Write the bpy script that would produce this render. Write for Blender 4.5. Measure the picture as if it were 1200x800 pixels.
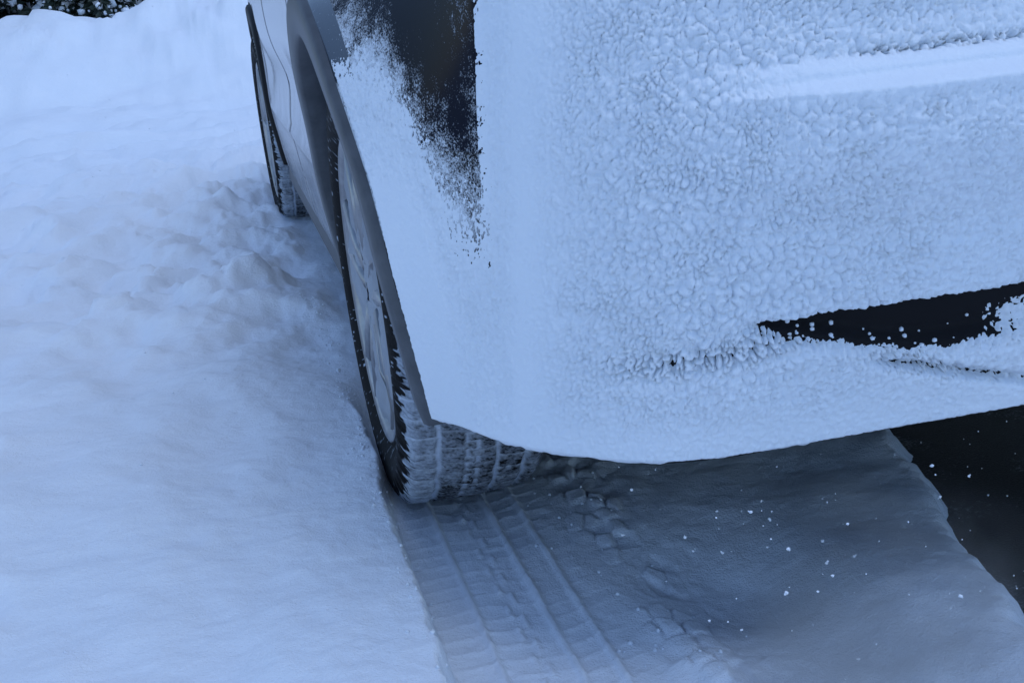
import bpy, math, random
import numpy as np
from mathutils import Matrix, Vector

for o in list(bpy.data.objects):
    bpy.data.objects.remove(o, do_unlink=True)
scene = bpy.context.scene
col = scene.collection
rad = math.radians

# ------------------------------------------------------------------ camera
# car axes: +X to the car's right, +Y forward, Z up; rear left tyre stands at the origin
CAM = (-0.1625, -1.7689, 0.7626)
PITCH, YAW, ROLL, FPX = 0.2890, 0.2158, -0.1034, 1400.0
fw = Vector((math.sin(YAW)*math.cos(PITCH), math.cos(YAW)*math.cos(PITCH), -math.sin(PITCH)))
rt = Vector((math.cos(YAW), -math.sin(YAW), 0)); up = rt.cross(fw)
r2 = rt*math.cos(ROLL) + up*math.sin(ROLL); u2 = up*math.cos(ROLL) - rt*math.sin(ROLL)
cam_data = bpy.data.cameras.new('camera')
cam = bpy.data.objects.new('camera', cam_data); col.objects.link(cam)
m3 = Matrix((r2, u2, -fw)).transposed()
cam.matrix_world = Matrix.Translation(CAM) @ m3.to_4x4()
cam_data.sensor_width = 36.0
cam_data.lens = FPX/1200*36
cam_data.clip_start = 0.02; cam_data.clip_end = 1000
scene.camera = cam

# ------------------------------------------------------------------ sky, sun, exposure
SUN_EL, SUN_AZ = rad(76), rad(128)          # from the right of the car, a little behind it; azimuth clockwise from +Y
world = bpy.data.worlds.new('World'); scene.world = world; world.use_nodes = True
wn = world.node_tree.nodes; wl = world.node_tree.links; wn.clear()
sky = wn.new('ShaderNodeTexSky'); sky.sky_type = 'NISHITA'; sky.sun_disc = False
sky.sun_elevation = SUN_EL; sky.sun_rotation = SUN_AZ
sky.air_density = 1.0; sky.dust_density = 0.3; sky.ozone_density = 3.6
bg = wn.new('ShaderNodeBackground'); bg.inputs['Strength'].default_value = 0.15
wo = wn.new('ShaderNodeOutputWorld')
wl.new(sky.outputs[0], bg.inputs[0]); wl.new(bg.outputs[0], wo.inputs[0])
sd = bpy.data.lights.new('sun', 'SUN'); sd.energy = 0.6; sd.angle = rad(40); sd.color = (0.82, 0.90, 1.0)
sun = bpy.data.objects.new('sun', sd); col.objects.link(sun)
sdir = Vector((math.sin(SUN_AZ)*math.cos(SUN_EL), math.cos(SUN_AZ)*math.cos(SUN_EL), math.sin(SUN_EL)))
sun.rotation_euler = sdir.to_track_quat('Z', 'Y').to_euler()
vs = scene.view_settings
vs.view_transform = 'Standard'; vs.look = 'None'; vs.exposure = 0.48; vs.gamma = 1.0; vs.use_curve_mapping = False
scene.render.engine = 'CYCLES'
scene.render.resolution_x = 1024; scene.render.resolution_y = 682

# ------------------------------------------------------------------ numpy noise
def _h(ix, iy, seed):
    n = (ix.astype(np.int64)*374761393 + iy.astype(np.int64)*668265263 + seed*982451653) & 0xffffffff
    n = ((n ^ (n >> 13))*1274126177) & 0xffffffff
    n = n ^ (n >> 16)
    n = (n*2246822519) & 0xffffffff
    return ((n ^ (n >> 15)) & 0xffffff)/float(0xffffff)
def vn(x, y, seed=0):
    ix = np.floor(x); iy = np.floor(y); fx = x-ix; fy = y-iy
    fx = fx*fx*fx*(fx*(fx*6-15)+10); fy = fy*fy*fy*(fy*(fy*6-15)+10)
    a = _h(ix, iy, seed); b = _h(ix+1, iy, seed); c = _h(ix, iy+1, seed); d = _h(ix+1, iy+1, seed)
    return ((a+(b-a)*fx)*(1-fy) + (c+(d-c)*fx)*fy)*2-1
def fbm(x, y, seed=0, o=4, g=.5):
    s = 0; a = 1; t = 0
    for k in range(o):
        s = s + a*vn(x+17.3*k, y-9.1*k, seed+k); t += a; a *= g; x = x*2.03; y = y*2.03
    return s/t
def worley(x, y, seed=0):
    ix = np.floor(x); iy = np.floor(y)
    d1 = np.full(x.shape, 9.0); d2 = np.full(x.shape, 9.0); cid = np.zeros(x.shape)
    for dx in (-1, 0, 1):
        for dy in (-1, 0, 1):
            cx = ix+dx; cy = iy+dy
            px = cx+.5+.42*(_h(cx, cy, seed)*2-1); py = cy+.5+.42*(_h(cx, cy, seed+7)*2-1)
            d = np.hypot(px-x, py-y)
            nw = d < d1
            d2 = np.where(nw, d1, np.minimum(d2, d)); cid = np.where(nw, _h(cx, cy, seed+13), cid); d1 = np.where(nw, d, d1)
    return d1, d2, cid
def ss(a, b, x):
    t = np.clip((np.asarray(x, float)-a)/(b-a), 0, 1); return t*t*(3-2*t)

# ------------------------------------------------------------------ mesh helpers
def new_mesh(name, V, F, smooth=True, mat=None):
    me = bpy.data.meshes.new(name)
    me.from_pydata([tuple(v) for v in V], [], [tuple(f) for f in F]); me.update()
    if smooth: me.polygons.foreach_set('use_smooth', [True]*len(me.polygons))
    if mat: me.materials.append(mat)
    return me
def grid_mesh(name, P, mat=None, closed=False, flip=False):
    """P[ni,nj,3] -> quad sheet, fast"""
    ni, nj = P.shape[:2]
    idx = np.arange(ni*nj).reshape(ni, nj)
    if closed: idx = np.concatenate([idx, idx[:1]], 0)
    a = idx[:-1, :-1]; b = idx[1:, :-1]; c = idx[1:, 1:]; d = idx[:-1, 1:]
    q = np.stack([a, b, c, d] if not flip else [a, d, c, b], -1).reshape(-1, 4).astype(np.int32)
    me = bpy.data.meshes.new(name)
    me.vertices.add(ni*nj); me.vertices.foreach_set('co', P.reshape(-1).astype(np.float32))
    me.loops.add(q.size); me.loops.foreach_set('vertex_index', q.reshape(-1))
    me.polygons.add(len(q)); me.polygons.foreach_set('loop_start', np.arange(0, q.size, 4, dtype=np.int32))
    me.polygons.foreach_set('use_smooth', np.ones(len(q), bool))
    me.update(calc_edges=True); me.validate()
    if mat: me.materials.append(mat)
    return me
def obj(name, me, parent=None, **kw):
    o = bpy.data.objects.new(name, me); col.objects.link(o)
    if parent: o.parent = parent
    for k, v in kw.items(): o[k] = v
    return o
def empty(name, parent=None, loc=(0, 0, 0), **kw):
    o = obj(name, None, parent, **kw); o.location = loc; o.empty_display_size = .2
    return o
class MB:
    def __init__(s): s.V = []; s.F = []
    def add(s, V, F):
        n = len(s.V); s.V += [tuple(v) for v in V]; s.F += [tuple(i+n for i in f) for f in F]; return s
    def box(s, c, d, bev=0.0):
        cx, cy, cz = c; dx, dy, dz = [k/2 for k in d]; b = bev
        # chamfered box: three rings of eight
        def ring(z, e):
            return [(cx+x, cy+y, z) for x, y in ((-dx+e, -dy), (dx-e, -dy), (dx, -dy+e), (dx, dy-e), (dx-e, dy), (-dx+e, dy), (-dx, dy-e), (-dx, -dy+e))]
        e = max(b, 1e-4)
        def ins(R, k): return [(cx+(x-cx)*(1-k/dx), cy+(y-cy)*(1-k/dy), z) for x, y, z in R]
        rs = [ins(ring(cz-dz, e), e), ring(cz-dz+e, e), ring(cz+dz-e, e), ins(ring(cz+dz, e), e)]
        V = sum(rs, []); F = [tuple(range(7, -1, -1)), tuple(range(24, 32))]
        for k in range(3):
            for i in range(8):
                j = (i+1) % 8; F.append((k*8+i, k*8+j, k*8+8+j, k*8+8+i))
        return s.add(V, F)
    def tube(s, pts, rs, n=8):
        pts = [Vector(p) for p in pts]; V = []; F = []
        for i, p in enumerate(pts):
            d = (pts[min(i+1, len(pts)-1)]-pts[max(i-1, 0)]).normalized()
            a = d.orthogonal().normalized(); b = d.cross(a)
            for k in range(n):
                t = 2*math.pi*k/n; V.append(p+(a*math.cos(t)+b*math.sin(t))*rs[i])
        for i in range(len(pts)-1):
            for k in range(n):
                j = (k+1) % n; F.append((i*n+k, i*n+j, i*n+n+j, i*n+n+k))
        F.append(tuple(range(n-1, -1, -1))); F.append(tuple(range((len(pts)-1)*n, len(pts)*n)))
        return s.add(V, F)
    def mesh(s, name, mat, smooth=False): return new_mesh(name, s.V, s.F, smooth, mat)

# ------------------------------------------------------------------ materials
def mat_new(name):
    m = bpy.data.materials.new(name); m.use_nodes = True
    nt = m.node_tree; b = nt.nodes['Principled BSDF']
    return m, nt, b
def node(nt, t, **kw):
    n = nt.nodes.new(t)
    for k, v in kw.items():
        if k in n.inputs: n.inputs[k].default_value = v
        else: setattr(n, k, v)
    return n
def pos(nt): return nt.nodes.new('ShaderNodeNewGeometry').outputs['Position']
def objco(nt): return nt.nodes.new('ShaderNodeTexCoord').outputs['Object']
def noise(nt, co, scale, detail=4, rough=.55):
    n = node(nt, 'ShaderNodeTexNoise', Scale=scale, Detail=detail, Roughness=rough); nt.links.new(co, n.inputs['Vector']); return n.outputs['Fac']
def ramp(nt, fac, a, b, ca=(0, 0, 0, 1), cb=(1, 1, 1, 1)):
    r = nt.nodes.new('ShaderNodeValToRGB'); r.color_ramp.elements[0].position = a; r.color_ramp.elements[1].position = b
    r.color_ramp.elements[0].color = ca; r.color_ramp.elements[1].color = cb
    nt.links.new(fac, r.inputs[0]); return r.outputs[0]
def bump(nt, b, h, strength, dist):
    n = node(nt, 'ShaderNodeBump', Strength=strength, Distance=dist); nt.links.new(h, n.inputs['Height']); nt.links.new(n.outputs[0], b.inputs['Normal']); return n
def mixc(nt, f, a, b):
    m = node(nt, 'ShaderNodeMix', data_type='RGBA'); nt.links.new(f, m.inputs[0])
    for s, v in ((6, a), (7, b)):
        if isinstance(v, tuple): m.inputs[s].default_value = v
        else: nt.links.new(v, m.inputs[s])
    return m.outputs[2]
def math_n(nt, op, a, b=None):
    m = node(nt, 'ShaderNodeMath', operation=op)
    for i, v in enumerate((a, b)):
        if v is None: continue
        if isinstance(v, (int, float)): m.inputs[i].default_value = v
        else: nt.links.new(v, m.inputs[i])
    return m.outputs[0]

def snow_mat(name, base=(.77, .82, .89, 1), lo=(.73, .79, .87, 1), s1=45, s2=320, st=.35, dist=.006):
    m, nt, b = mat_new(name); p = pos(nt)
    n1 = noise(nt, p, s1, 5, .6); n2 = noise(nt, p, s2, 4, .65); n0 = noise(nt, p, 3, 3)
    c = ramp(nt, n0, .3, .7, lo, base); nt.links.new(c, b.inputs['Base Color'])
    h = math_n(nt, 'ADD', n1, math_n(nt, 'MULTIPLY', n2, .45))
    bump(nt, b, h, st, dist)
    b.inputs['Roughness'].default_value = .75; b.inputs['Specular IOR Level'].default_value = .25
    return m
M = {}
M['snow'] = snow_mat('snow', st=.55, dist=.008)
M['snow_field'] = snow_mat('snow_field', st=.6, dist=.009)
def add_under_shade():  # grey-blue tint painting the under-car shade into the snow colour
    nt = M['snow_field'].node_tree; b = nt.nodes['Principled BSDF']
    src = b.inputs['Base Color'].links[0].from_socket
    at = node(nt, 'ShaderNodeAttribute', attribute_name='under_shade')
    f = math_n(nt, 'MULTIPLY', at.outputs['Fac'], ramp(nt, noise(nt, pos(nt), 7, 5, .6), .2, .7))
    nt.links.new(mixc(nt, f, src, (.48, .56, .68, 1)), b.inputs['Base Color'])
add_under_shade()
M['snow_rear'] = snow_mat('snow_frosting', s1=160, s2=620, st=.55, dist=.003)
M['snow_tread'] = snow_mat('snow_packed', base=(.42, .45, .50, 1), lo=(.26, .28, .32, 1), s1=70, s2=400, st=.4, dist=.003)

def paint():
    m, nt, b = mat_new('silver_paint'); p = pos(nt)
    sep = node(nt, 'ShaderNodeSeparateXYZ'); nt.links.new(p, sep.inputs[0])
    # road film and snow dust on the lower panels, with its own blotchy shape
    low = node(nt, 'ShaderNodeMapRange'); low.inputs[1].default_value = .62; low.inputs[2].default_value = .22; nt.links.new(sep.outputs[2], low.inputs[0])
    n1 = noise(nt, p, 9, 6, .65); n2 = noise(nt, p, 140, 3, .7)
    f = math_n(nt, 'MULTIPLY', low.outputs[0], ramp(nt, n1, .38, .66)); f = math_n(nt, 'MULTIPLY', f, ramp(nt, n2, .3, .62))
    speck = ramp(nt, noise(nt, p, 260, 2, .5), .70, .74)
    f = math_n(nt, 'MAXIMUM', f, math_n(nt, 'MULTIPLY', speck, .7))
    c = mixc(nt, f, (.07, .078, .095, 1), (.6, .63, .68, 1)); nt.links.new(c, b.inputs['Base Color'])
    nt.links.new(math_n(nt, 'SUBTRACT', .75, math_n(nt, 'MULTIPLY', f, .75)), b.inputs['Metallic'])
    nt.links.new(math_n(nt, 'ADD', .14, math_n(nt, 'MULTIPLY', f, .5)), b.inputs['Roughness'])
    b.inputs['Coat Weight'].default_value = .15; b.inputs['Coat Roughness'].default_value = .12
    return m
M['paint'] = paint()
def plain(name, c, rough, metal=0, spec=.5, n=None):
    m, nt, b = mat_new(name); p = objco(nt)
    f = noise(nt, p, n or 30, 5, .6)
    lo = tuple(k*.75 for k in c)+(1,); hi = tuple(min(1, k*1.2) for k in c)+(1,)
    nt.links.new(ramp(nt, f, .3, .7, lo, hi), b.inputs['Base Color'])
    nt.links.new(math_n(nt, 'ADD', rough-.08, math_n(nt, 'MULTIPLY', f, .16)), b.inputs['Roughness'])
    b.inputs['Metallic'].default_value = metal; b.inputs['Specular IOR Level'].default_value = spec
    return m
M['trim'] = plain('grey_trim', (.085, .092, .105), .5, spec=.3)
M['black'] = plain('black_plastic', (.012, .012, .014), .6, spec=.25)
M['seal'] = plain('rubber_seal', (.01, .01, .011), .7, spec=.2)
M['lens'] = plain('smoked_lens', (.012, .01, .014), .12, spec=.5)
def flecked(name, c, rough):
    m, nt, b = mat_new(name); p = pos(nt)
    sep = node(nt, 'ShaderNodeSeparateXYZ'); nt.links.new(p, sep.inputs[0])
    at = node(nt, 'ShaderNodeAttribute', attribute_name='dust')
    low = math_n(nt, 'MULTIPLY', at.outputs['Fac'], .42)
    n1 = noise(nt, p, 420, 3, .7); n2 = noise(nt, p, 60, 4, .6); n3 = noise(nt, p, 14, 3, .5)
    v = math_n(nt, 'ADD', math_n(nt, 'ADD', n1, low), math_n(nt, 'MULTIPLY', math_n(nt, 'SUBTRACT', math_n(nt, 'ADD', n2, n3), 1.0), .55))
    bot = node(nt, 'ShaderNodeMapRange'); bot.inputs[1].default_value = .49; bot.inputs[2].default_value = .53; nt.links.new(sep.outputs[2], bot.inputs[0])
    f = math_n(nt, 'MULTIPLY', ramp(nt, v, .68, .90), bot.outputs[0])
    nt.links.new(mixc(nt, f, c, (.6, .64, .7, 1)), b.inputs['Base Color'])
    nt.links.new(math_n(nt, 'ADD', rough, math_n(nt, 'MULTIPLY', f, .7)), b.inputs['Roughness'])
    bump(nt, b, f, .5, .002); b.inputs['Specular IOR Level'].default_value = .04
    return m
M['lens'] = flecked('smoked_lens', (.004, .006, .014, 1), .15)
M['black_flecked'] = flecked('flecked_black_plastic', (.012, .012, .014, 1), .5)
M['glass'] = plain('tinted_glass', (.01, .012, .015), .06)
M['lamp'] = plain('clear_lamp', (.35, .37, .4), .1, .4)
M['rim'] = plain('rim_alloy', (.30, .31, .33), .35, .8)
def shade_ground():  # near-black ground colour standing in for deep shade under the car
    m, nt, b = mat_new('shade_dark_ground'); p = pos(nt)
    f = math_n(nt, 'ADD', math_n(nt, 'MULTIPLY', noise(nt, p, 5, 4, .6), .6), math_n(nt, 'MULTIPLY', noise(nt, p, 180, 3, .7), .4))
    g = ramp(nt, noise(nt, p, 300, 3, .6), .35, .7, (.006, .007, .010, 1), (.022, .024, .030, 1))
    nt.links.new(mixc(nt, ramp(nt, f, .56, .75), g, (.30, .34, .4, 1)), b.inputs['Base Color'])
    b.inputs['Roughness'].default_value = .5; b.inputs['Specular IOR Level'].default_value = .1; bump(nt, b, noise(nt, p, 300, 3, .6), .5, .004)
    return m
M['shade_ground'] = shade_ground()
M['bark'] = plain('bark', (.06, .045, .035), .9)
M['needle'] = plain('needles', (.018, .032, .024), .7, n=4)
def tyre_mat():
    m, nt, b = mat_new('tyre_rubber')
    at = node(nt, 'ShaderNodeAttribute', attribute_name='snow'); p = objco(nt)
    n1 = noise(nt, p, 220, 4, .65); n2 = noise(nt, p, 60, 5, .6)
    nn = math_n(nt, 'ADD', math_n(nt, 'MULTIPLY', n1, .5), math_n(nt, 'MULTIPLY', n2, .7))
    v = math_n(nt, 'ADD', at.outputs['Fac'], math_n(nt, 'SUBTRACT', nn, .62))
    f = ramp(nt, v, .22, .95)
    c = mixc(nt, f, (.010, .010, .011, 1), (.50, .57, .68, 1)); nt.links.new(c, b.inputs['Base Color'])
    nt.links.new(math_n(nt, 'ADD', .62, math_n(nt, 'MULTIPLY', f, .25)), b.inputs['Roughness'])
    bump(nt, b, math_n(nt, 'ADD', n1, f), .35, .003)
    b.inputs['Specular IOR Level'].default_value = .06
    return m
M['tyre'] = tyre_mat()

# ------------------------------------------------------------------ ground: snow with a wheel rut, drifts and a far bank
def graded(lo, hi, f0, f1, df, g=1.06, mx=9.0):
    a = list(np.arange(f0, f1, df)); s = df; x = f1; R = []
    while x < hi: R.append(x); s = min(s*g, mx); x += s
    R.append(hi)
    s = df; x = f0; L = []
    while x > lo:
        s = min(s*g, mx); x -= s; L.append(max(x, lo))
    return np.array(sorted(set(L+a+R)))
def edge_right(Y): return .695 + .32*(Y+.45) + .020*fbm(Y*9, Y*0+3, 51, 5, .65)
def ground_h(X, Y):
    nr = fbm(X*1.3, Y*1.3, 3, 3)
    h = .080 + .026*nr + .038*fbm(X*3.1+7, Y*2.4, 4, 3)*(1-ss(-.1, .02, X+.12))
    amp = ss(.3, 1.6, Y)*(1-ss(4.2, 6.5, Y))
    h = h + amp*(.055*fbm(X*2.6+5, Y*1.7, 11, 3) + .060*fbm(X*6, Y*5, 12, 4, .6))
    h = h + .013*fbm(X*7, Y*6, 21, 4)*(1-.8*ss(-.2, -.03, X)*ss(2, .5, Y)) + .0040*fbm(X*26, Y*26, 22, 4, .6)*(1-ss(2, 5, np.abs(Y)))
    # trampled steps along the car
    for cx, cy, rx, ry, d, rz in ((-.30, 1.55, .11, .17, .05, .2), (-.55, 2.25, .12, .2, .06, -.1), (-.36, 2.9, .12, .2, .05, .3), (-.95, 2.6, .14, .22, .05, 0.),
                              (-.85, 1.75, .13, .2, .045, -.3), (-.72, .27, .085, .10, .05, .1), (-.62, -.26, .11, .075, .028, -.5), (-1.3, 3.3, .2, .26, .05, .1), (-.25, 3.5, .16, .24, .05, -.1), (-.7, 3.6, .2, .2, .045, .2)):
        c, s = math.cos(rz), math.sin(rz); dx = X-cx; dy = Y-cy
        r = np.hypot((dx*c+dy*s)/rx, (-dx*s+dy*c)/ry) + .45*fbm(X*5, Y*4, 31, 3)
        h = h - .75*d*(1-ss(.35, 1.1, r)) + .3*d*np.exp(-((r-1.25)/.3)**2)
    d1, d2, ci = worley(X*4.4+.5*fbm(X*4, Y*4, 43, 3), Y*3.6+.5*fbm(X*4, Y*4, 44, 3), 45)
    h = h + amp*(X < .1)*.085*(1-.6*ss(-.6, -.2, X))*(ci-.5)*ss(.05, .35, d2-d1)
    # cross track far off: ploughed ripples
    am = ss(4.0, 5.2, Y)*(1-ss(8.8, 9.8, Y))
    h = h + am*(.12*fbm(X*.7, Y*2.2, 41, 3) + .05*fbm(X*2.5, Y*5, 42, 3) - .12*np.abs(fbm(X*1.1, Y*3, 46, 3)))
    # the bank
    yb = 9.7+.25*fbm(X*.35, X*0, 61, 2)
    top = np.interp(X, [-9, -5, -2.9, -2.4, -2.05, -1.75, -1.45, -1.2, -.9, -.5, -.1, .4, 2, 6, 12], [.9, .8, .68, .71, .85, .86, .80, .72, .72, .84, .90, .95, 1.1, 1.0, 1.1]) + .03*fbm(X*3, X*0+.5, 62, 2)
    rise = ss(-1.1, 1.5, Y-yb)
    bank = rise*top*(1-.25*ss(1.7, 4, Y-yb)) + rise*(1-ss(.9, 1.5, Y-yb))*(.16*fbm(X*1.5, Y*1.2, 63, 3)+.07*fbm(X*4, Y*3, 64, 3))
    d1, d2, ci = worley(X*2.3+.4*fbm(X*3, Y*3, 65, 2), Y*1.8+.4*fbm(X*3, Y*3, 66, 2), 67)
    bank = bank + rise*(1-ss(1.6, 2.2, Y-yb))*.16*(ci-.5)*ss(.02, .4, d2-d1)
    h = h + bank
    # ---- wheel rut of the left wheels
    j = .006*fbm(X*0+4, Y*26, 71, 4) + .012*fbm(X*0, Y*4, 72, 2)
    xl = -.022 + j*(1-.5*ss(-.1, .1, Y)) + .016*ss(-.12, .05, Y) - .02*ss(.5, 2.3, Y)
    inrut = (Y < 2.95)
    sf = ss(.22, .6, Y)*(1-ss(2.72, 2.95, Y))
    wl = ss(xl-.004-.05*sf, xl+.016+.07*sf, X) * inrut*(1-ss(2.62, 2.94, Y)*(X < .6))
    ff = ss(xl-.16, xl, X)*(1-wl)*inrut*ss(.1, .9, Y)      # slumped side beside the sill
    h = h - ff*.02
    mid = .012 + .012*fbm(X*4, Y*4, 81, 2) + .007*fbm(X*12, Y*10, 82, 4, .6)
    mid = mid + .038*np.exp(-((X-.56+.20*(Y+.65))/.15)**2)*np.exp(-((Y+.62)/.22)**2) - .045*np.exp(-(((X-.37)/.09)**2+((Y+.50)/.15)**2))
    mid = mid + .03*np.exp(-(((X-.24)/.06)**2+((Y+.82)/.2)**2))
    # rubble shoulder right of the tread print
    sh = ss(.205, .30, X+.014*fbm(X*20, Y*20, 83, 3))
    d1, d2, ci = worley(X*36, Y*24, 85)
    rub = np.exp(-((X-.265)/.06)**2)*.015*(ci-.35)*ss(.0, .25, d2-d1)
    floor = .003 + .0022*fbm(X*40, Y*18, 91, 3)
    # tread print: lengthwise ridges and slanting bars
    w = X/.215
    pr = 0
    for c0, wd, hh in ((.23, .016, .010), (.45+.0, .014, .005), (.62, .017, .011), (.83, .018, .008)):
        c1 = c0 + .005*fbm(Y*16, Y*0+c0*9, 92, 3) + (.03*np.sign(np.sin(Y*2*math.pi/.06))*(c0 == .45))
        pr = pr + hh*np.exp(-((w-c1)/wd)**2)*(.75+.5*fbm(X*9, Y*20, 93, 2))
    ph = (Y + np.where(w < .23, .004, np.where(w < .62, .020*(w-.23)/.4, -.02*(w-.62)/.4)))/.034
    bar = np.abs((ph % 1)-.5)*2
    pr = pr + .0035*ss(.72, .95, bar)*(.5+.5*fbm(X*25, Y*8, 94, 2)) - .003*ss(.5, .8, fbm(X*32, Y*22, 95, 3))
    inn = ss(-.02, .005, X)*(1-ss(.205, .225, X))
    floor = floor + pr*inn*(1-sf) + sf*(.038+.012*fbm(X*7, Y*5, 96, 3))
    rut = floor*(1-sh) + (mid+rub*(Y < .6))*sh
    # fresh edge on the right: the snow ends, beyond it a dark sheet deepens the shade
    er = edge_right(Y)
    cut = ss(er-.010, er+.055, X+.022*fbm(X*15, Y*15, 52, 4, .6))*(1-ss(1.45, 1.7, X))*ss(-1.02, -.86, Y-.30*(X-.6))*(1-ss(3.0, 3.3, Y))
    rut = rut*(1-cut) + cut*(-.060+.035*fbm(X*5, Y*5, 99, 4)+.06*ss(-.55, -.85, Y))
    # far side: the right wheels' track and field again
    right = ss(1.78, 1.84, X)
    end = ss(3.3, 3.8, Y)
    rut = rut*(1-end) + h*end
    out = h*(1-wl) + rut*wl
    return out*(1-right) + h*right
gx = graded(-160, 160, -.05, .34, .0032, 1.035, 9)
gx = np.array(sorted(set(np.round(np.concatenate([gx[(gx < -.05)|(gx > .34)], np.arange(-.05, .34, .0032)]), 5))))
gy = graded(-120, 220, -1.0, .1, .0042, 1.0125, 9)
GX, GY = np.meshgrid(gx, gy, indexing='ij')
GZ = ground_h(GX, GY)
er_ = edge_right(GY)
SL = ss(er_-.42, er_-.05, GX+.10*fbm(GX*9, GY*9, 97, 4))*(1-ss(1.7, 1.8, GX))*ss(-1.0, -.80, GY-.30*(GX-.6)+.12*fbm(GX*7, GY*7, 98, 3))*(1-ss(3.0, 3.3, GY))  # mask of the painted shade under and behind the tail
ov = ss(.05, .0, np.abs(GX+.02))*0
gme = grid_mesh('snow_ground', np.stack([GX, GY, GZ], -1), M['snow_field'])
ga = gme.attributes.new('under_shade', 'FLOAT', 'POINT'); ga.data.foreach_set('value', SL.reshape(-1).astype(np.float32))
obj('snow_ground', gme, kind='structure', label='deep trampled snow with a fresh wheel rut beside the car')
ra = np.linspace(-1.2, 3.6, 30); rb = np.linspace(.3, 1.75, 12)
RX, RY = np.meshgrid(rb, ra, indexing='ij')
obj('shade_sheet', grid_mesh('shade_sheet', np.stack([RX, RY, -.03+.006*fbm(RX*9, RY*9, 5, 3)], -1), M['shade_ground']), kind='structure', label='dark sheet under the car, deepening the shade on the ground there')

# ------------------------------------------------------------------ the car
CX = .9                       # centre line
car = empty('car', label='silver car with its tail plastered in clumped snow, standing in a wheel rut', category='car')
AR, AO, ZW, WB = .375, .44, .345, 2.68
_xz = np.array([.18, .25, .36, .45, .55, .69, .78, .90, 1.0, 1.1]); _xx = np.array([.060, .032, .012, .0, -.008, -.024, -.028, -.021, -.002, .03])
def interp(x, xs, ys):
    """smooth (Catmull-Rom / monotone-ish) interpolation"""
    xs = np.asarray(xs, float); ys = np.asarray(ys, float); x = np.clip(x, xs[0], xs[-1])
    d = np.gradient(ys, xs); i = np.clip(np.searchsorted(xs, x, 'right')-1, 0, len(xs)-2)
    hh = xs[i+1]-xs[i]; t = (x-xs[i])/hh
    return ((2*t**3-3*t**2+1)*ys[i] + (t**3-2*t**2+t)*hh*d[i] + (-2*t**3+3*t**2)*ys[i+1] + (t**3-t**2)*hh*d[i+1])
def xside(z): return interp(np.asarray(z, float), _xz, _xx)
def xs_full(Y, z):
    f = np.clip((Y-2.75)/.85, 0, 1.2)
    return xside(z) + .30*f**2.2 + .026*ss(.45, .75, z)*ss(1.7, 2.3, Y)
# rear: plan curves at several heights (left half), joined from the arch trim round to the centre line
RZ = np.array([.28, .5, .62, .75, 1.0])
RK = np.array([
 [[.067, -.520], [.108, -.589], [.192, -.670], [.257, -.697], [.336, -.705], [.476, -.710], [.623, -.716], [.9, -.72]],
 [[.083, -.553], [.132, -.622], [.205, -.700], [.275, -.740], [.350, -.757], [.480, -.770], [.623, -.778], [.9, -.785]],
 [[.090, -.562], [.140, -.636], [.213, -.712], [.280, -.750], [.350, -.770], [.480, -.785], [.623, -.793], [.9, -.80]],
 [[.098, -.572], [.146, -.632], [.216, -.695], [.280, -.722], [.350, -.738], [.480, -.750], [.623, -.757], [.9, -.765]],
 [[.112, -.567], [.155, -.605], [.220, -.655], [.285, -.680], [.350, -.695], [.480, -.708], [.623, -.716], [.9, -.725]]])
def rear_pt(t, z, detail=True):
    """t 0 (arch trim) .. 2 (corner crease) .. 9 (centre line); arrays of one shape"""
    t = np.asarray(t, float); z = np.asarray(z, float)
    K = np.stack([np.stack([interp(z, RZ, RK[:, k, c]) for c in (0, 1)], -1) for k in range(8)], 0)   # [8,...,2]
    y0 = -np.sqrt(np.maximum(AO**2-(z-ZW)**2, 0.0)); x0 = xside(z)
    k0 = np.stack([x0, y0], -1); k2 = K[0]
    k1 = k0*.5 + k2*.5 + np.array([.004, .0])
    A = np.concatenate([k0[None], k1[None], K], 0)       # 10 control points
    out = np.zeros(t.shape+(2,))
    # side part 0..2: quadratic; rear 2..9: Catmull-Rom
    u = np.clip(t/2, 0, 1)[..., None]
    c1 = 2*k1-.5*(k0+k2)
    side = (1-u)**2*k0 + 2*u*(1-u)*c1 + u*u*k2
    i = np.clip(np.floor(t), 2, 8).astype(int); f = np.clip(t-i, 0, 1)[..., None]
    def pick(j):
        j = np.clip(j, 2, 9); return np.take_along_axis(A, j[None, ..., None].repeat(2, -1), 0)[0]
    p1 = pick(i); p2 = pick(i+1); p0 = pick(i-1); p3 = pick(i+2)
    p0 = np.where((i == 2)[..., None], 2*p1-p2+np.array([-.0, .012]), p0)
    p3 = np.where((i == 8)[..., None], p2+(p2-p1), p3)
    cr = .5*((2*p1)+(-p0+p2)*f+(2*p0-5*p1+4*p2-p3)*f*f+(-p0+3*p1-3*p2+p3)*f**3)
    out = np.where((t < 2)[..., None], side, cr)
    X = out[..., 0]; Y = out[..., 1]
    if not detail: return np.stack([X, Y, z], -1)
    w = ss(.22, .46, X)
    led = .034*(1-ss(.640, .652, z))*ss(.50, .60, z) - .016*ss(.655, .668, z)*(1-ss(.70, .74, z))
    Y = Y - w*led
    zb = .432-.052*ss(.25, .52, X)
    rec = ss(.27, .33, X)*ss(zb-.012, zb+.010, z)*(1-ss(.428, .434, z))
    Y = Y + .015*rec
    sm = ss(.40, .46, X)*np.exp(-((z-(.37-.30*(X-.43)))/.006)**2)*.014*(X < .75)
    Y = Y + sm
    return np.stack([X, Y, z], -1)
def mirror(P):
    Q = P.copy(); Q[..., 0] = 2*CX-Q[..., 0]; return Q
def full_rear(tvals, zvals):
    T, Z = np.meshgrid(tvals, zvals, indexing='ij'); L = rear_pt(T, Z)
    return np.concatenate([L, mirror(L)[::-1][1:]], 0)
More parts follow.
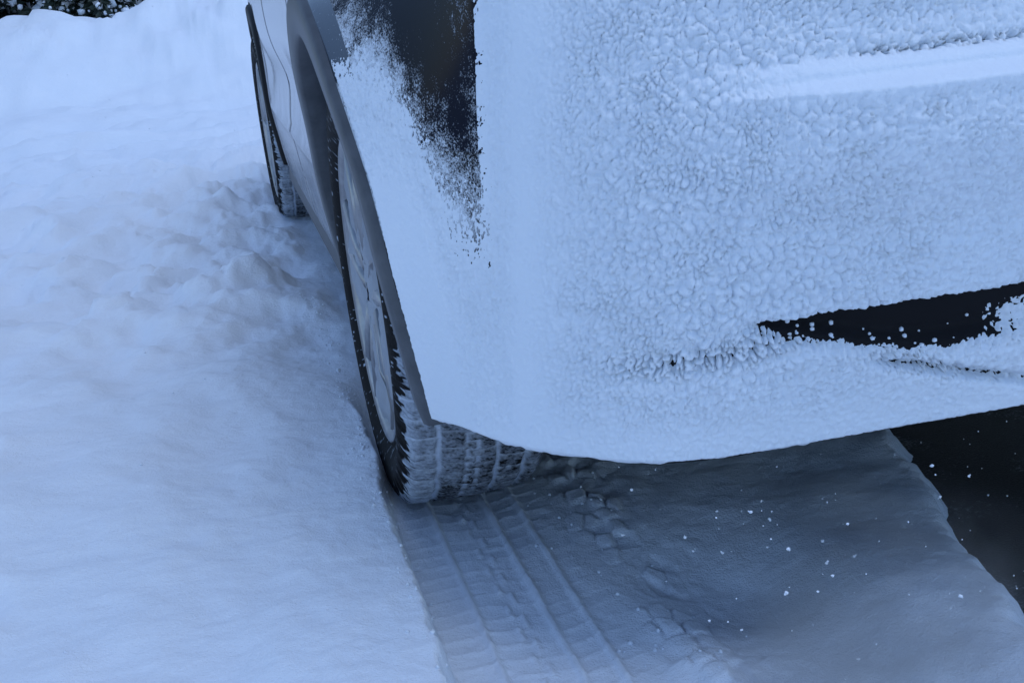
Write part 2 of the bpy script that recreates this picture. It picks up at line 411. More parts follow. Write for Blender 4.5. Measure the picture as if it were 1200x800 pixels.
def normals(P):
    du = np.gradient(P, axis=0); dv = np.gradient(P, axis=1)
    n = np.cross(du, dv); return n/np.maximum(np.linalg.norm(n, axis=-1, keepdims=True), 1e-9)

def cover_edge(t): return .700 - .175*ss(.45, 1.75, t)
def add_dust(me, T, Z):
    d = ss(-.17, .02, cover_edge(T)-Z)
    d = np.maximum(d, .8*np.exp(-((2-T)/.16)**2)*(T < 2.01)*ss(.80, .60, Z))
    a = me.attributes.new('dust', 'FLOAT', 'POINT'); a.data.foreach_set('value', d.reshape(-1).astype(np.float32)); return me
tb = np.concatenate([np.linspace(0, 2, 30), np.linspace(2, 6, 70)[1:], np.linspace(6, 9, 50)[1:]])
zbv = np.concatenate([np.linspace(.28, .37, 20), np.linspace(.37, .44, 36)[1:], np.linspace(.44, .63, 26)[1:], np.linspace(.63, .67, 22)[1:]])
bp = full_rear(tb, zbv)
# roll the lower edge forward under the car
lip = bp[:, :1].copy(); c0 = np.array([CX, 0, 0])
lipn = (c0-lip); lipn[..., 2] = 0; lipn /= np.linalg.norm(lipn, axis=-1, keepdims=True)
lip1 = lip + lipn*.012 + np.array([0, 0, -.008]); lip2 = lip + lipn*.06 + np.array([0, 0, -.004])
bp = np.concatenate([lip2, lip1, bp], 1)
tful = np.concatenate([tb, tb[::-1][1:]]); zful = np.concatenate([[.28, .28], zbv]); TT_, ZZ_ = np.meshgrid(tful, zful, indexing='ij')
obj('rear_bumper', add_dust(grid_mesh('rear_bumper', bp, M['black_flecked']), TT_, ZZ_), car, label='black lower rear bumper under frozen snow')
zt = np.linspace(.672, 1.0, 40); tt = np.concatenate([np.linspace(3.2, 6, 40), np.linspace(6, 9, 30)[1:]])
tailgate = obj('tailgate', grid_mesh('tailgate', full_rear(tt, zt), M['paint']), car)
for sgn in (0, 1):
    tl = np.linspace(.32, 3.15, 46); zl = np.linspace(.60, .97, 34)
    T, Z = np.meshgrid(tl, zl, indexing='ij'); P = rear_pt(T, Z); n = normals(P)
    P = P + n*.0015*np.sign((n[..., 0] < .3)*2-1)[..., None]*np.where(n[20, 10, 0] < 0, 1, -1)
    E0 = P.copy()
    if sgn: P = mirror(P)
    obj('tail_lamp', add_dust(grid_mesh('tail_lamp', P, M['lens'], flip=bool(sgn)), T, Z), car, label='dark smoked tail lamp flecked with snow')
    # panel behind and above the lamp
    T, Z = np.meshgrid(np.linspace(0, 3.2, 40), np.linspace(.672, 1.0, 30), indexing='ij'); P = rear_pt(T, Z)
    if sgn: P = mirror(P)
    obj('rear_corner_panel', grid_mesh('rear_corner_panel', P, M['paint'], flip=bool(sgn)), car)

# side panels, left then right
AP = AO+.009
def arch_low(Y):
    z = np.full(Y.shape, .245)
    for yc in (0, WB):
        d = np.abs(Y-yc); z = np.where(d < AP, ZW+np.sqrt(np.maximum(AP**2-d*d, 0)), z)
    return z
def side_panel(name, y0, y1, ztop=1.0, nz=40):
    ys = set(np.linspace(y0, y1, 60))
    for yc in (0, WB):
        for a in np.linspace(0, math.pi, 90):
            y = yc+(AP-1e-4)*math.cos(a)
            if y0 < y < y1: ys.add(y)
        for y in (yc+AP+1e-4, yc-AP-1e-4):
            if y0 < y < y1: ys.add(y)
    ys = np.array(sorted(ys)); lo = arch_low(ys)
    u = np.linspace(0, 1, nz)
    Z = lo[:, None]+(ztop-lo[:, None])*u[None]; Y = np.repeat(ys[:, None], nz, 1)
    X = xs_full(Y, Z)
    # panel edges fold in
    e = np.minimum(Y-y0, y1-Y); X = X+.008*(1-ss(0, .005, e))
    # pressed waist line and hollow
    X = X - .010*np.exp(-((Z-.90)/.02)**2) - .007*np.exp(-((Z-.475)/.012)**2)*ss(.42, .7, Y)*(1-ss(2.0, 2.2, Y)) + .020*np.exp(-((Z-.60)/.07)**2)*ss(.40, .8, Y)*(1-ss(1.9, 2.25, Y))
    P = np.stack([X, Y, Z], -1)
    out = []
    for s in (0, 1):
        Q = mirror(P) if s else P
        out.append(obj(name, grid_mesh(name, Q, M['paint'], flip=not s), car))
    return out
side_panel('rear_quarter_panel', -.002, .30)
rd = side_panel('rear_door', .306, 1.16)
fd = side_panel('front_door', 1.166, 2.16)
side_panel('front_fender', 2.166, 3.50)
for s in (0, 1):
    for d, y in ((rd[s], .46), (fd[s], 1.36)):
        mb = MB(); x = -.045 if not s else 2*CX+.045
        mb.tube([(x*.0+(xs_full(y-.1, .9) if not s else 2*CX-xs_full(y-.1, .9)), y-.1, .9), (x, y-.08, .9), (x, y+.08, .9), ((xs_full(y+.1, .9) if not s else 2*CX-xs_full(y+.1, .9)), y+.1, .9)], [.012, .013, .013, .012], 8)
        obj('door_handle', mb.mesh('door_handle', M['paint'], True), d)
    # dark inner skin behind the panel gaps, and sill
    ys = np.linspace(.47, 2.2, 30); zz = np.linspace(.262, .98, 8)
    Y, Z = np.meshgrid(ys, zz, indexing='ij'); P = np.stack([xs_full(Y, Z)+.02, Y, Z], -1)
    if s: P = mirror(P)
    obj('body_seal', grid_mesh('body_seal', P, M['seal'], flip=not s), car)
    prof = [(.10, .20), (.055, .185), (.034, .20), (.026, .225), (.030, .262)]
    P = np.array([[(x, y, z) for x, z in prof] for y in np.linspace(.43, WB-.43, 40)])
    if s: P = mirror(P)
    obj('sill', grid_mesh('sill', P, M['trim'], flip=not s), car)
    # wheel arch trims and housings
    for yc in (0, WB):
        a = np.linspace(rad(-13), rad(190), 120)
        rows = [(AR+.004, .03), (AR, -.006), (AR+.006, -.012), (AO-.008, -.013), (AO, -.008), (AO, .03)]
        P = np.zeros((len(a), len(rows), 3))
        for k, (r, dx) in enumerate(rows):
            P[:, k, 1] = yc+r*np.cos(a); P[:, k, 2] = ZW+r*np.sin(a)
            P[:, k, 0] = xs_full(P[:, k, 1], P[:, k, 2])+dx
        if s: P = mirror(P)
        obj('wheel_arch_trim', grid_mesh('wheel_arch_trim', P, M['trim'] if yc == 0 else M['black'], flip=bool(s)), car)
        a = np.linspace(rad(-8), rad(187), 60); xx = np.array([.02, .12, .26, .30, .30])
        rr = np.array([.405, .405, .40, .38, .05])
        P = np.stack([np.repeat(xx[None], 60, 0), yc+rr[None]*np.cos(a)[:, None], ZW+rr[None]*np.sin(a)[:, None]], -1)
        if s: P = mirror(P)
        obj('wheel_housing', grid_mesh('wheel_housing', P, M['seal'], flip=bool(s)), car)
# underbody
mb = MB(); mb.box((CX, 1.35, .30), (1.26, 4.0, .08), .02); mb.box((CX, -.30, .26), (.7, .5, .12), .04); mb.tube([(.35, 0, .3), (1.45, 0, .3)], [.05, .05], 12)
mb.tube([(1.35, -.66, .25), (1.35, -.2, .25), (1.2, .3, .27)], [.035, .035, .03], 12)
obj('underbody', mb.mesh('underbody', M['seal']), car)
# cabin
def patch(c00, c10, c11, c01, n=14, m=14, bulge=(0, 0, 0)):
    u, v = np.meshgrid(np.linspace(0, 1, n), np.linspace(0, 1, m), indexing='ij'); u = u[..., None]; v = v[..., None]
    c = [np.array(k, float) for k in (c00, c10, c11, c01)]
    return (1-u)*(1-v)*c[0]+u*(1-v)*c[1]+u*v*c[2]+(1-u)*v*c[3] + np.array(bulge)*(16*u*(1-u)*v*(1-v))
LB, LT = .00, .20
for s in (0, 1):
    f = (lambda P: mirror(P)) if s else (lambda P: P)
    obj('cabin_side', grid_mesh('cabin_side', f(patch((LB, -.05, 1.0), (LB, 2.45, 1.0), (LT, 1.55, 1.50), (LT, -.35, 1.50), bulge=(-.02, 0, 0))), M['paint'], flip=not s), car)
    obj('rear_pillar', grid_mesh('rear_pillar', f(patch((LB, -.05, 1.0), (LT, -.35, 1.50), (.24, -.46, 1.46), (.155, -.60, 1.0))), M['paint'], flip=not s), car)
    for y0, y1, y2, y3 in ((.08, 1.10, 1.06, -.08), (1.18, 2.22, 1.56, 1.14)):
        g = patch((LB-.0, y0, 1.02), (LB-.0, y1, 1.02), (LT-.03, y2, 1.44), (LT-.03, y3, 1.44), bulge=(-.02, 0, 0)); g[..., 0] -= .004
        obj('side_window', grid_mesh('side_window', f(g), M['glass'], flip=not s), car)
    mb = MB(); x = -.13 if not s else 2*CX+.13; mb.box((x, 2.02, 1.06), (.19, .09, .15), .03); mb.box((x*.35 if not s else 2*CX+.045, 2.04, 1.01), (.12, .05, .035), .01)
    obj('wing_mirror', mb.mesh('wing_mirror', M['paint']), car)
def span(yl, zl, yr, zr, x0, x1, crown, n=30, m=24):
    u, v = np.meshgrid(np.linspace(0, 1, n), np.linspace(0, 1, m), indexing='ij')
    xl = x0+(x1-x0)*v; X = xl+(2*CX-2*xl)*u; b = 4*u*(1-u)
    return X, yl+(yr-yl)*v, zl+(zr-zl)*v, b, u, v
X, Y, Z, b, u, v = span(-.45, 1.50, 1.55, 1.50, LT, LT, .06)
obj('roof', grid_mesh('roof', np.stack([X, Y-.04*b*(v < .02), Z+.07*b**.7+.02*np.sin(v*math.pi)], -1), M['paint']), car)
X, Y, Z, b, u, v = span(-.60, 1.0, -.45, 1.50, .155, LT, 0)
obj('rear_window', grid_mesh('rear_window', np.stack([X, Y-.10*b**.7, Z+.07*b**.7*v], -1), M['glass'], flip=False), tailgate)
X, Y, Z, b, u, v = span(2.42, 1.0, 1.55, 1.50, .03, LT, 0)
obj('windscreen', grid_mesh('windscreen', np.stack([X, Y+.18*b**.7*(1-v)+.03*b, Z+.07*b**.7*v], -1), M['glass'], flip=True), car)
X, Y, Z, b, u, v = span(2.40, 1.0, 3.45, .86, .0, .10, 0)
obj('hood', grid_mesh('hood', np.stack([X, Y+.16*b**.6*v+.16*b*(1-v), Z+.05*b**.7], -1), M['paint'], flip=False), car)
X, Y, Z, b, u, v = span(3.45, .90, 3.40, .22, .09, .11, 0)
obj('front_bumper', grid_mesh('front_bumper', np.stack([X, Y+.20*b**.5, Z-.02+0*b], -1), M['paint'], flip=True), car)
for s in (0, 1):
    mb = MB(); mb.box((.30 if not s else 1.5, 3.55, .76), (.30, .14, .11), .03); obj('headlamp', mb.mesh('headlamp', M['lamp']), car)
# belt closing panel between tailgate and cabin
obj('parcel_shelf', grid_mesh('parcel_shelf', patch((.03, -.50, .985), (1.77, -.50, .985), (1.77, .4, .985), (.03, .4, .985)), M['black']), car)

# ---- wheels
def tyre_mesh():
    NA = 900; RO = .345; W = .215
    # across profile: (x, r); outer side x=0
    prof = []
    for k in range(9): a = k/8; prof.append((.022-.022*math.sin(a*math.pi*.5)**.8+.012*(1-a)*(1-a), .235+a*.062))
    for k in range(1, 9): a = k/8*math.pi/2; prof.append((.026*(1-math.cos(a))*1.0+.001*k/8, .297+(.0435)*math.sin(a)))
    for k in range(1, 56): u = k/56; prof.append((.027+u*(W-.054), .3405+.0045*math.sin(u*math.pi)))
    for k in range(9): a = math.pi/2*(1-k/8); prof.append((W-.026*(1-math.cos(a)), .297+.0435*math.sin(a)))
    for k in range(1, 7): a = k/6; prof.append((W-.03*a, .297-.06*a))
    prof = np.array(prof); th = np.linspace(0, 2*math.pi, NA, endpoint=False)
    X = np.repeat(prof[None, :, 0], NA, 0); Rr = np.repeat(prof[None, :, 1], NA, 0); A = np.repeat(th[:, None], len(prof), 1)
    w = X/W; arc = A*RO; pitch = 2*math.pi*RO/62
    tread = ss(.315, .335, Rr)
    sn = np.zeros(X.shape); dep = np.zeros(X.shape)
    # lengthwise grooves
    zig = .035*np.sign(np.sin(arc/pitch*2*math.pi))
    for c0, wd, z in ((.235, .022, 0), (.455, .017, 1), (.625, .019, 0), (.82, .019, 0)):
        g = np.exp(-((w-c0-zig*z-(.006*np.sin(arc/pitch*math.pi) if not z else 0))/wd)**4); dep = np.maximum(dep, g); sn = np.maximum(sn, g)
    tr = (arc/pitch % .5)*2
    g = np.exp(-((tr-.0)/.16)**4)+np.exp(-((tr-1)/.16)**4); g = g*(np.abs(w-.455) < .05); dep = np.maximum(dep, g); sn = np.maximum(sn, .9*g)
    # cross grooves, differing by rib
    off = np.where(w < .235, .0, np.where(w < .455, .35-1.0*(w-.235), np.where(w < .625, .8+.9*(w-.455), .2-1.3*(w-.625))))
    ph = (arc/pitch+off) % 1
    g = np.exp(-((ph-.5)/.10)**4)*np.where((w > .235) & (w < .625), .8, 1); dep = np.maximum(dep, g); sn = np.maximum(sn, .9*g)
    ph2 = (arc/pitch*4+2*off+.25*np.sin(w*60)) % 1
    sipe = ss(.78, .92, np.abs(ph2-.5)*2)
    nz = fbm(A*40, X*160, 5, 3)
    dep = dep*tread; 
    cover = .47+.20*fbm(A*7, X*30, 9, 3)+.10*nz
    rib0 = (1-ss(.22, .26, w))*.22
    s_at = np.clip(np.maximum(sn*.97, cover+rib0)-sipe*.22*(1-sn), 0, 1)
    # jagged start of the snow on the outer shoulder, bare black sidewall outside it
    teeth = .306+.020*np.abs(((arc/.012) % 1)-.5)*2*(.5+.5*fbm(A*60, A*0, 33, 2))+.012*fbm(A*25, A*0, 34, 2)
    side = (X < .03)
    s_at = np.where(side, np.where(Rr > teeth+.014, s_at, (-.25+1.1*ss(.42, .52, fbm(A*60, Rr*170, 15, 3)))), s_at)
    R2 = Rr - tread*(.0045*dep + .001*sipe*(1-dep)) + tread*.0012*nz
    lug = ss(.300, .312, Rr)*(1-ss(.325, .335, Rr))*ss(.4, .5, np.abs(((arc/pitch) % 1)-.5)*2)
    X2 = X + np.where(X < .1, 1, -1)*.003*lug
    P = np.stack([X2, R2*np.cos(A), R2*np.sin(A)], -1)
    me = grid_mesh('tyre', P, M['tyre'], closed=True)
    at = me.attributes.new('snow', 'FLOAT', 'POINT'); at.data.foreach_set('value', s_at.reshape(-1).astype(np.float32))
    return me
def rim_mesh():
    n = 96; a = np.linspace(0, 2*math.pi, n, endpoint=False)
    prof = [(.19, .225), (.06, .205), (.035, .215), (.026, .226), (.016, .240), (.010, .243), (.008, .239), (.014, .232), (.024, .222), (.05, .205)]
    V = []; F = []
    for k, (x, r) in enumerate(prof):
        for t in a: V.append((x, r*math.cos(t), r*math.sin(t)))
    for k in range(len(prof)-1):
        for i in range(n): j = (i+1) % n; F.append((k*n+i, k*n+j, k*n+n+j, k*n+n+i))
    mb = MB().add(V, F)
    for k in range(10):
        t = 2*math.pi*(k//2)/5 + (.20 if k % 2 else -.20)
        t0 = 2*math.pi*(k//2)/5 + (.35 if k % 2 else -.35)
        mb.tube([(.030, .05*math.cos(t0), .05*math.sin(t0)), (.022, .13*math.cos(t*1.0), .13*math.sin(t)), (.024, .222*math.cos(t), .222*math.sin(t))], [.018, .014, .015], 8)
    mb.tube([(.05, 0, 0), (.026, 0, 0), (.018, 0, 0)], [.065, .06, .03], 20)
    return mb.mesh('rim', M['rim'], True)
def wsnow_mesh():
    na, nr = 220, 46
    A, R = np.meshgrid(np.linspace(0, 2*math.pi, na, endpoint=False), np.linspace(.02, .232, nr), indexing='ij')
    y = R*np.cos(A); z = R*np.sin(A)
    X = .015 + .006*fbm(y*14, z*14, 3, 3) + .003*fbm(y*50, z*50, 4, 3) + .004*np.sin(5*A+.5)*ss(.05, .12, R) + .006*ss(.2, .23, R)
    return grid_mesh('packed_snow', np.stack([X, y, z], -1), M['snow_tread'], closed=True)
TM, RM, SM = tyre_mesh(), rim_mesh(), wsnow_mesh()
wheels = [((0, .022, .3365), 0, 0.3), ((-0.016, WB, ZW), rad(1), 1.1), ((2*CX, .022, .3365), math.pi, 2.0), ((2*CX, WB, ZW), math.pi-rad(4), .5)]
for loc, rz, spin in wheels:
    wob = empty('wheel', car, loc)
    wob.rotation_euler = (0, 0, rz)
    wob.scale = (1, loc[2]/ZW, loc[2]/ZW)
    for nm, me in (('tyre', TM), ('rim', RM), ('packed_snow', SM)):
        c = obj(nm, me, wob); c.rotation_euler = (spin if not rz or abs(rz) < 1 else -spin, 0, 0)

# ------------------------------------------------------------------ snow plastered over the car's tail
ts = np.concatenate([np.linspace(0, 2, 190), np.linspace(2, 6, 330)[1:], np.linspace(6, 8.3, 190)[1:]])
ts2 = np.concatenate([ts, np.linspace(8.3, 9, 30)[1:]])
zs = np.arange(.2785, .985, .0017)
T, Z = np.meshgrid(ts2, zs, indexing='ij')
P = rear_pt(T, Z)
Nn = normals(rear_pt(T, Z, False))
if Nn[400, 100, 1] > 0: Nn = -Nn
# arc length for the noise coordinates
S = np.cumsum(np.concatenate([np.zeros((1, P.shape[1])), np.linalg.norm(np.diff(P[..., :2], axis=0), axis=-1)], 0), 0)
S = S - S[189:190]                 # zero at the crease
Xr = P[..., 0]
wx = S+.005*fbm(S*70, Z*70, 201, 3); wz = Z+.005*fbm(S*70, Z*70, 202, 3)
def clump(sc, seed):
    d1, d2, ci = worley(wx*sc, wz*sc*1.12, seed)
    return (1-.95*np.clip(d1/.70, 0, 1)**1.7)*(.55+.65*ci) - .20*(1-ss(.0, .20, d2-d1))
big = clump(98, 210); small = clump(158, 211); fine = clump(270, 212)
env_big = ss(.06, .20, S)*(1-ss(.36, .62, S))*ss(.30, .40, Z)
env_small = ss(.04, .16, S)
smooth_led = ss(.22, .40, Xr)*ss(.627, .645, Z)*(1-ss(.660, .672, Z))
lowband = 1-ss(.30, .345, Z+.01*fbm(S*9, Z*9, 214, 2))
k = (1-.95*smooth_led)*(1-.55*lowband)
mixm = ss(-.30, .25, fbm(S*24, Z*24, 217, 2))
clH = k*(env_big*(.0066*(big*mixm+.66*small*(1-mixm))+.0012*small+.0007*fine+.0030*fbm(S*26, Z*26, 216, 2)) + env_small*(1-.75*env_big)*.0036*small + .0006*env_small*fine) + .0005*fbm(S*400, Z*400, 220, 2)
# coverage: m > 0 covered
zb = cover_edge(T) + .012*fbm(S*30, Z*0, 230, 3)
m_side = (zb-Z)/(.062+.04*ss(.7, 1.6, T))
m_side = np.where(T < .30, np.minimum(m_side, (T-.02)/.04), m_side)
m_side = np.where((Z > .70) & (T < .32), -1, m_side)
m_rear = .35+(S-.004+.006*fbm(S*60, Z*60, 231, 2))/.025
m = np.where(T < 2, m_side, np.maximum(m_side, m_rear))
m = np.clip(m, -1.4, 3.0)
# bare slot in the lower bumper, ragged lower edge with stuck lumps
zsl = .432-.052*ss(.25, .52, Xr)
sp0 = fbm(S*90, Z*90, 236, 2)
zss = zsl-.012
slot = ss(.275, .345, Xr)*ss(zss-.014, zss+.010, Z+.004*fbm(S*40, Z*40, 232, 2))*(1-ss(.427, .434, Z-.003*fbm(S*60, Z*10, 233, 2)))
slot = slot*(1-.60*ss(.53, .62, Xr+.5*(.40-Z)+.02*sp0)*ss(.420, .400, Z))
m = m - 4.6*slot + 1.3*(small-.45)*np.exp(-((slot-.55)/.35)**2)
pit = ss(.62, .22, small)                 # hollows between the clumps
trail = ss(.12, .24, Xr)*(1-ss(.30, .40, Xr))*np.exp(-((Z-(.400+.12*(Xr-.30)))/.016)**2)
m = m - 3.2*trail*pit
clH = clH*(1-.45*trail)*(1-.5*ss(.05, .5, slot))
seam = ss(.41, .46, Xr)*(1-ss(.8, .9, Xr))*np.exp(-((Z-(.37-.30*(Xr-.43)))/.0085)**2)
m = m - 4.4*seam*(.35+.65*pit)*(.8+.5*fbm(S*25, Z*0, 235, 2))
crev = ss(.36, .44, Xr)*np.exp(-((Z-.669)/.005)**2)
m = m - 3.6*crev*(.3+.7*pit)
sp = .85*fbm(S*380, Z*380, 240, 2, .7)+.25*fbm(S*110, Z*110, 241, 2)
hp = fbm(S*150, Z*150, 242, 2)
v = m + .95*sp*(1-.55*ss(.9, 1.5, m)) + .25*hp
th = np.where(v > 0, .0014*np.tanh(2*v)+.0060*ss(.5, 2.6, v), -.0040*np.tanh(2.2*-v))
th = th + np.where(v > 0, clH*ss(.0, .9, v), 0)
th = np.where(th > 0, th*(1-.65*(1-ss(.0, .05, np.abs(S)))*ss(.46, .58, Z)), th)
th = th + .010*smooth_led
# thin out at the bottom edge and at the arch trim
th = th*ss(.2785-.001, .284, Z+.0*S) - .002*(1-ss(.2785, .282, Z))
th = np.where(T < .06, th*ss(-.01, .05, T)-.002*(1-ss(0, .03, T)), th)
lampoff = ((T > .32) & (T < 3.15) & (Z > .60))
Q = P + Nn*(th + .0018*ss(.30, .34, T)*(1-ss(3.1, 3.2, T))*ss(.585, .612, Z))[..., None]
Q[:, :2, 2] += (.0030*fbm(S[:, 0]*45, S[:, 0]*0, 250, 4)-.0012)[:, None]
R_ = mirror(Q)[::-1][1:][::2]
Qf = np.concatenate([Q, R_], 0)
sc = obj('snow_coating', grid_mesh('snow_coating', Qf, M['snow_rear']), None, kind='stuff', label='clumpy frozen snow plastered over the tail of the silver car', category='snow')

# snow lying on the roof, hood
X, Y, Z, b, u, v = span(-.45, 1.50, 1.55, 1.50, LT, LT, .06, 60, 60)
e = np.minimum(np.minimum(u, 1-u)*6, np.minimum(v, 1-v)*8); e = ss(0, 1, e)
obj('roof_snow', grid_mesh('roof_snow', np.stack([X, Y, Z+.07*b**.7+.02*np.sin(v*math.pi)-.01+e*(.10+.02*fbm(X*4, Y*4, 300, 3))], -1), M['snow']), None, kind='stuff', label='thick snow lying on the roof of the silver car', category='snow')
X, Y, Z, b, u, v = span(2.40, 1.0, 3.45, .86, .0, .10, 0, 50, 40)
e = np.minimum(np.minimum(u, 1-u)*6, np.minimum(v, 1-v)*8); e = ss(0, 1, e)
obj('hood_snow', grid_mesh('hood_snow', np.stack([X, Y+.16*b**.6*v+.16*b*(1-v), Z+.05*b**.7-.01+e*(.06+.015*fbm(X*4, Y*4, 301, 3))], -1), M['snow']), None, kind='stuff', label='snow lying on the hood of the silver car', category='snow')

# ------------------------------------------------------------------ loose crumbs and falling flakes
rng = random.Random(7)
def blob(mb, c, r, rg, n=6):
    V = [(c[0], c[1], c[2]-r*rg.uniform(.6, 1))]; F = []
    for j, (zz, q) in enumerate(((-.45, .8), (.4, .85))):
        for i in range(n):
            a = 2*math.pi*(i+.5*j)/n; k = r*q*rg.uniform(.65, 1.15)
            V.append((c[0]+k*math.cos(a), c[1]+k*math.sin(a), c[2]+r*zz*rg.uniform(.7, 1.3)))
    V.append((c[0], c[1], c[2]+r*rg.uniform(.6, 1)))
    for i in range(n):
        j = (i+1) % n
        F += [(0, 1+j, 1+i), (1+i, 1+j, 1+n+i), (1+j, 1+n+j, 1+n+i), (1+n+i, 1+n+j, 1+2*n)]
    mb.add(V, F)
mb = MB(); pts = []
for i in range(420):
    y = rng.uniform(-1.1, 1.2); x = -.02+rng.gauss(0, .012) if rng.random() < .5 else .26+rng.gauss(0, .05); pts.append((x, y, rng.uniform(.001, .0035)*(1.8 if rng.random() < .06 else 1)))
for i in range(160): pts.append((rng.uniform(-1.6, -.05), rng.uniform(-.8, 3.5), rng.uniform(.001, .0032)))
H = ground_h(np.array([p[0] for p in pts]), np.array([p[1] for p in pts]))
for p, hh in zip(pts, H): blob(mb, (p[0], p[1], max(hh, -.028)+p[2]*.25), p[2], rng)
obj('snow_crumbs', mb.mesh('snow_crumbs', M['snow'], True), None, kind='stuff', label='loose crumbs of snow along the rut and over the trampled snow', category='snow')
mb = MB()
for i in range(1500):
    for _ in range(20):
        x, y, z = rng.uniform(-3, 3.2), rng.uniform(-1.75, 6), rng.uniform(.1, 2.4)
        d = math.dist((x, y, z), CAM)
        if d > .55 and not (-.03 < x < 1.83 and -.8 < y < 3.6 and z > .28): break
    r = rng.choice((.0006, .0008, .001, .0012, .0016))*(1 if d < 2 else 1.4)
    blob(mb, (x, y, z), r, rng, 5)
    if rng.random() < .12: blob(mb, (x+r*rng.uniform(-1, 1), y, z+r*rng.uniform(-1, 1)), r*rng.uniform(.4, .9), rng, 5)
for i in range(170):      # flakes drifting low behind the tail
    x, y, z = rng.uniform(.2, .75), rng.uniform(-1.0, -.5), rng.uniform(.06, .27)
    r = rng.choice((.0006, .0007, .0008, .0009, .0011, .0013, .0017, .0023)); blob(mb, (x, y, z), r, rng, 5)
    if r > .0015: blob(mb, (x+r*rng.uniform(-1.2, 1.2), y, z+r*rng.uniform(-1, 1)), r*rng.uniform(.4, .9), rng, 5)
lumps = MB()
for i in range(26):
    q = rng.random(); x = .34+.20*q; z = .432-.052*float(ss(.25, .52, x))-.012+abs(rng.gauss(0, .011)); z = min(z, .424)
    tt_ = np.linspace(2, 8, 400); pp = rear_pt(tt_, np.full(400, z)); kk = int(np.argmin(np.abs(pp[:, 0]-x)))
    blob(lumps, (x, pp[kk, 1]-.001, z), rng.choice((.001, .0015, .002, .003)), rng, 7)
obj('snow_lumps', lumps.mesh('snow_lumps', M['snow_rear'], True), None, kind='stuff', label='small lumps of snow stuck in the dark slot of the rear bumper', category='snow')
obj('falling_snow', mb.mesh('falling_snow', M['snow_rear'], True), None, kind='stuff', label='snowflakes drifting down around the car', category='snowflakes')

# ------------------------------------------------------------------ exhaust vapour and snow dust drifting low behind the tail
def vapour():
    m, nt, b = mat_new('vapour'); nt.nodes.remove(b)
    out = nt.nodes['Material Output']; pv = node(nt, 'ShaderNodeVolumePrincipled')
    pv.inputs['Color'].default_value = (.93, .95, 1, 1); pv.inputs['Anisotropy'].default_value = .2
    co = nt.nodes.new('ShaderNodeTexCoord').outputs['Generated']
    n1 = noise(nt, pos(nt), 6.5, 4, .55)
    # fade to nothing at the skin of the puff
    vm = node(nt, 'ShaderNodeVectorMath', operation='SUBTRACT'); nt.links.new(co, vm.inputs[0]); vm.inputs[1].default_value = (.5, .5, .5)
    ln = node(nt, 'ShaderNodeVectorMath', operation='LENGTH'); nt.links.new(vm.outputs[0], ln.inputs[0])
    fall = node(nt, 'ShaderNodeMapRange', interpolation_type='SMOOTHSTEP'); fall.inputs[1].default_value = .49; fall.inputs[2].default_value = .12; nt.links.new(ln.outputs['Value'], fall.inputs[0])
    d = math_n(nt, 'MULTIPLY', math_n(nt, 'MULTIPLY', ramp(nt, n1, .40, .72), fall.outputs[0]), 7.0)
    nt.links.new(d, pv.inputs['Density']); nt.links.new(pv.outputs[0], out.inputs['Volume'])
    m.cycles.volume_step_rate = .6 if hasattr(m, 'cycles') and hasattr(m.cycles, 'volume_step_rate') else 1
    n, k = 24, 14
    A, B = np.meshgrid(np.linspace(0, 2*math.pi, n, endpoint=False), np.linspace(-math.pi/2, math.pi/2, k), indexing='ij')
    P = np.stack([.44+.26*np.cos(B)*np.cos(A), -.76+.30*np.cos(B)*np.sin(A), .10+.13*np.sin(B)], -1)
    obj('exhaust_vapour', grid_mesh('exhaust_vapour', P, m, closed=True), None, kind='stuff', label='thin vapour drifting low over the ground behind the tail of the car', category='vapour')
vapour()

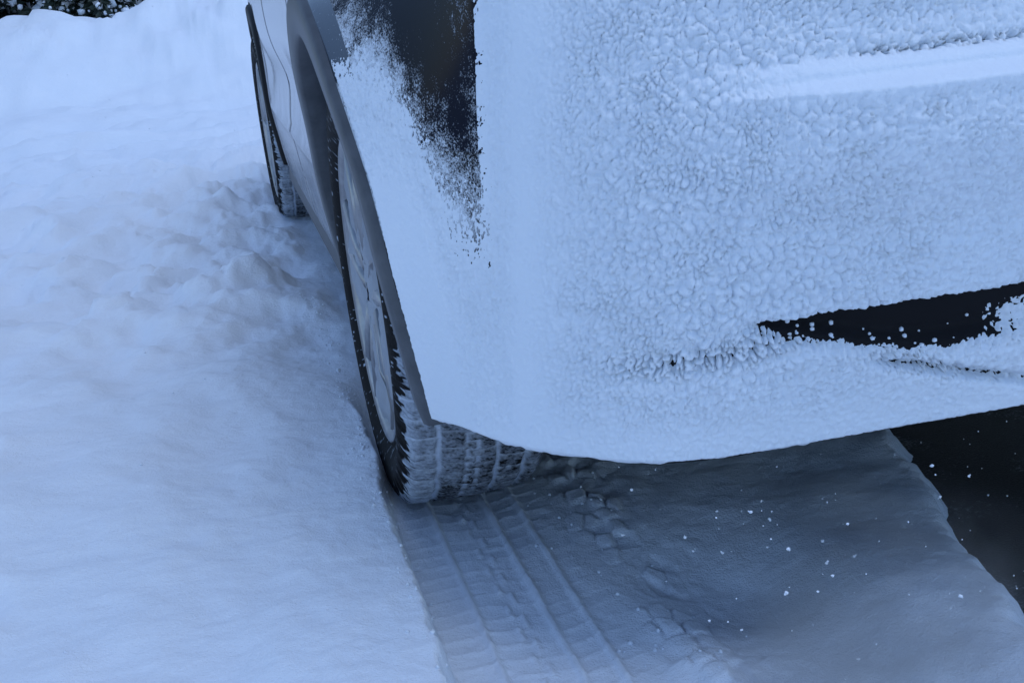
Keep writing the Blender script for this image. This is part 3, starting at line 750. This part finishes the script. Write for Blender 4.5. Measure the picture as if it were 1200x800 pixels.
# ------------------------------------------------------------------ snow laden conifers behind the bank
def conifer(loc, h, wdt, seed, label):
    rg = random.Random(seed)
    root = empty('conifer', None, loc, label=label, category='tree', group='conifers behind the snow bank')
    tb_ = MB(); tb_.tube([(0, 0, -.3), (.02, 0, h*.4), (0, .02, h*.98)], [.09, .06, .012], 8)
    obj('trunk', tb_.mesh('trunk', M['bark'], True), root)
    V = []; F = []; sm_ = MB(); limb = MB()
    nb = 190
    for i in range(nb):
        f = (i+.5)/nb; z0 = .05+f*(h-.12); L = wdt*(1-f*.92)*rg.uniform(.75, 1.15)
        a = i*2.39996+rg.uniform(-.3, .3); dx, dy = math.cos(a), math.sin(a)
        pr = lambda s: Vector((dx*L*s, dy*L*s, z0+.10*L*s-.42*L*s*s))
        limb.tube([pr(0), pr(.5), pr(1)], [.018, .012, .004], 5)
        n = int(70*L/wdt)+14
        for k in range(n):
            s = rg.uniform(.15, 1.0)**.8; p = pr(s)
            sd = rg.choice((-1, 1)); wv = Vector((-dy, dx, 0))*sd
            tip = p+wv*rg.uniform(.05, .22)*(1.1-s*.6)+Vector((dx, dy, 0))*rg.uniform(.02, .12)+Vector((0, 0, rg.uniform(-.10, .01)))
            d = (tip-p); nn = d.cross(Vector((rg.uniform(-1, 1), rg.uniform(-1, 1), rg.uniform(-1, 1)))).normalized()*rg.uniform(.014, .030)
            b0 = len(V); V.extend([p-nn*.5, p+d*.5-nn, tip, p+d*.5+nn]); F.append((b0, b0+1, b0+2, b0+3))
            if rg.random() < .13:
                q = p+d*rg.uniform(.3, .9); blob(sm_, (q.x, q.y, q.z+.012), rg.uniform(.014, .034), rg, 5)
        for s in (.45, .6, .75, .9):
            if rg.random() < .75:
                q = pr(s); blob(sm_, (q.x, q.y, q.z+.03), rg.uniform(.04, .085), rg, 6)
    crown = obj('crown', new_mesh('crown', V, F, False, M['needle']), root)
    obj('branches', limb.mesh('branches', M['bark']), root)
    obj('snow_load', sm_.mesh('snow_load', M['snow'], True), root)
    return root
for x, y, h, w, sd, lb in (
        (-3.45, 12.6, 3.6, 1.30, 1, 'widest snow dusted conifer behind the low end of the bank'),
        (-2.45, 12.4, 3.1, 1.05, 2, 'bushy conifer between the widest conifer and the slim one'),
        (-1.35, 12.1, 2.4, .62, 3, 'slim snow laden conifer above the dip in the bank'),
        (-1.95, 13.6, 3.8, 1.2, 6, 'tall dark conifer set back behind the slim and the bushy ones'),
        (-5.4, 13.4, 4.2, 1.4, 4, 'tallest conifer standing apart at the far end of the bank'),
        (-.3, 15.4, 3.4, 1.0, 5, 'conifer standing alone behind the high part of the bank'),
        (-3.0, 15.0, 4.4, 1.5, 8, 'great dark conifer behind the row at the bank')):
    z = float(ground_h(np.array([x]), np.array([y]))[0])
    conifer((x, y, z-.05), h, w, sd, lb)
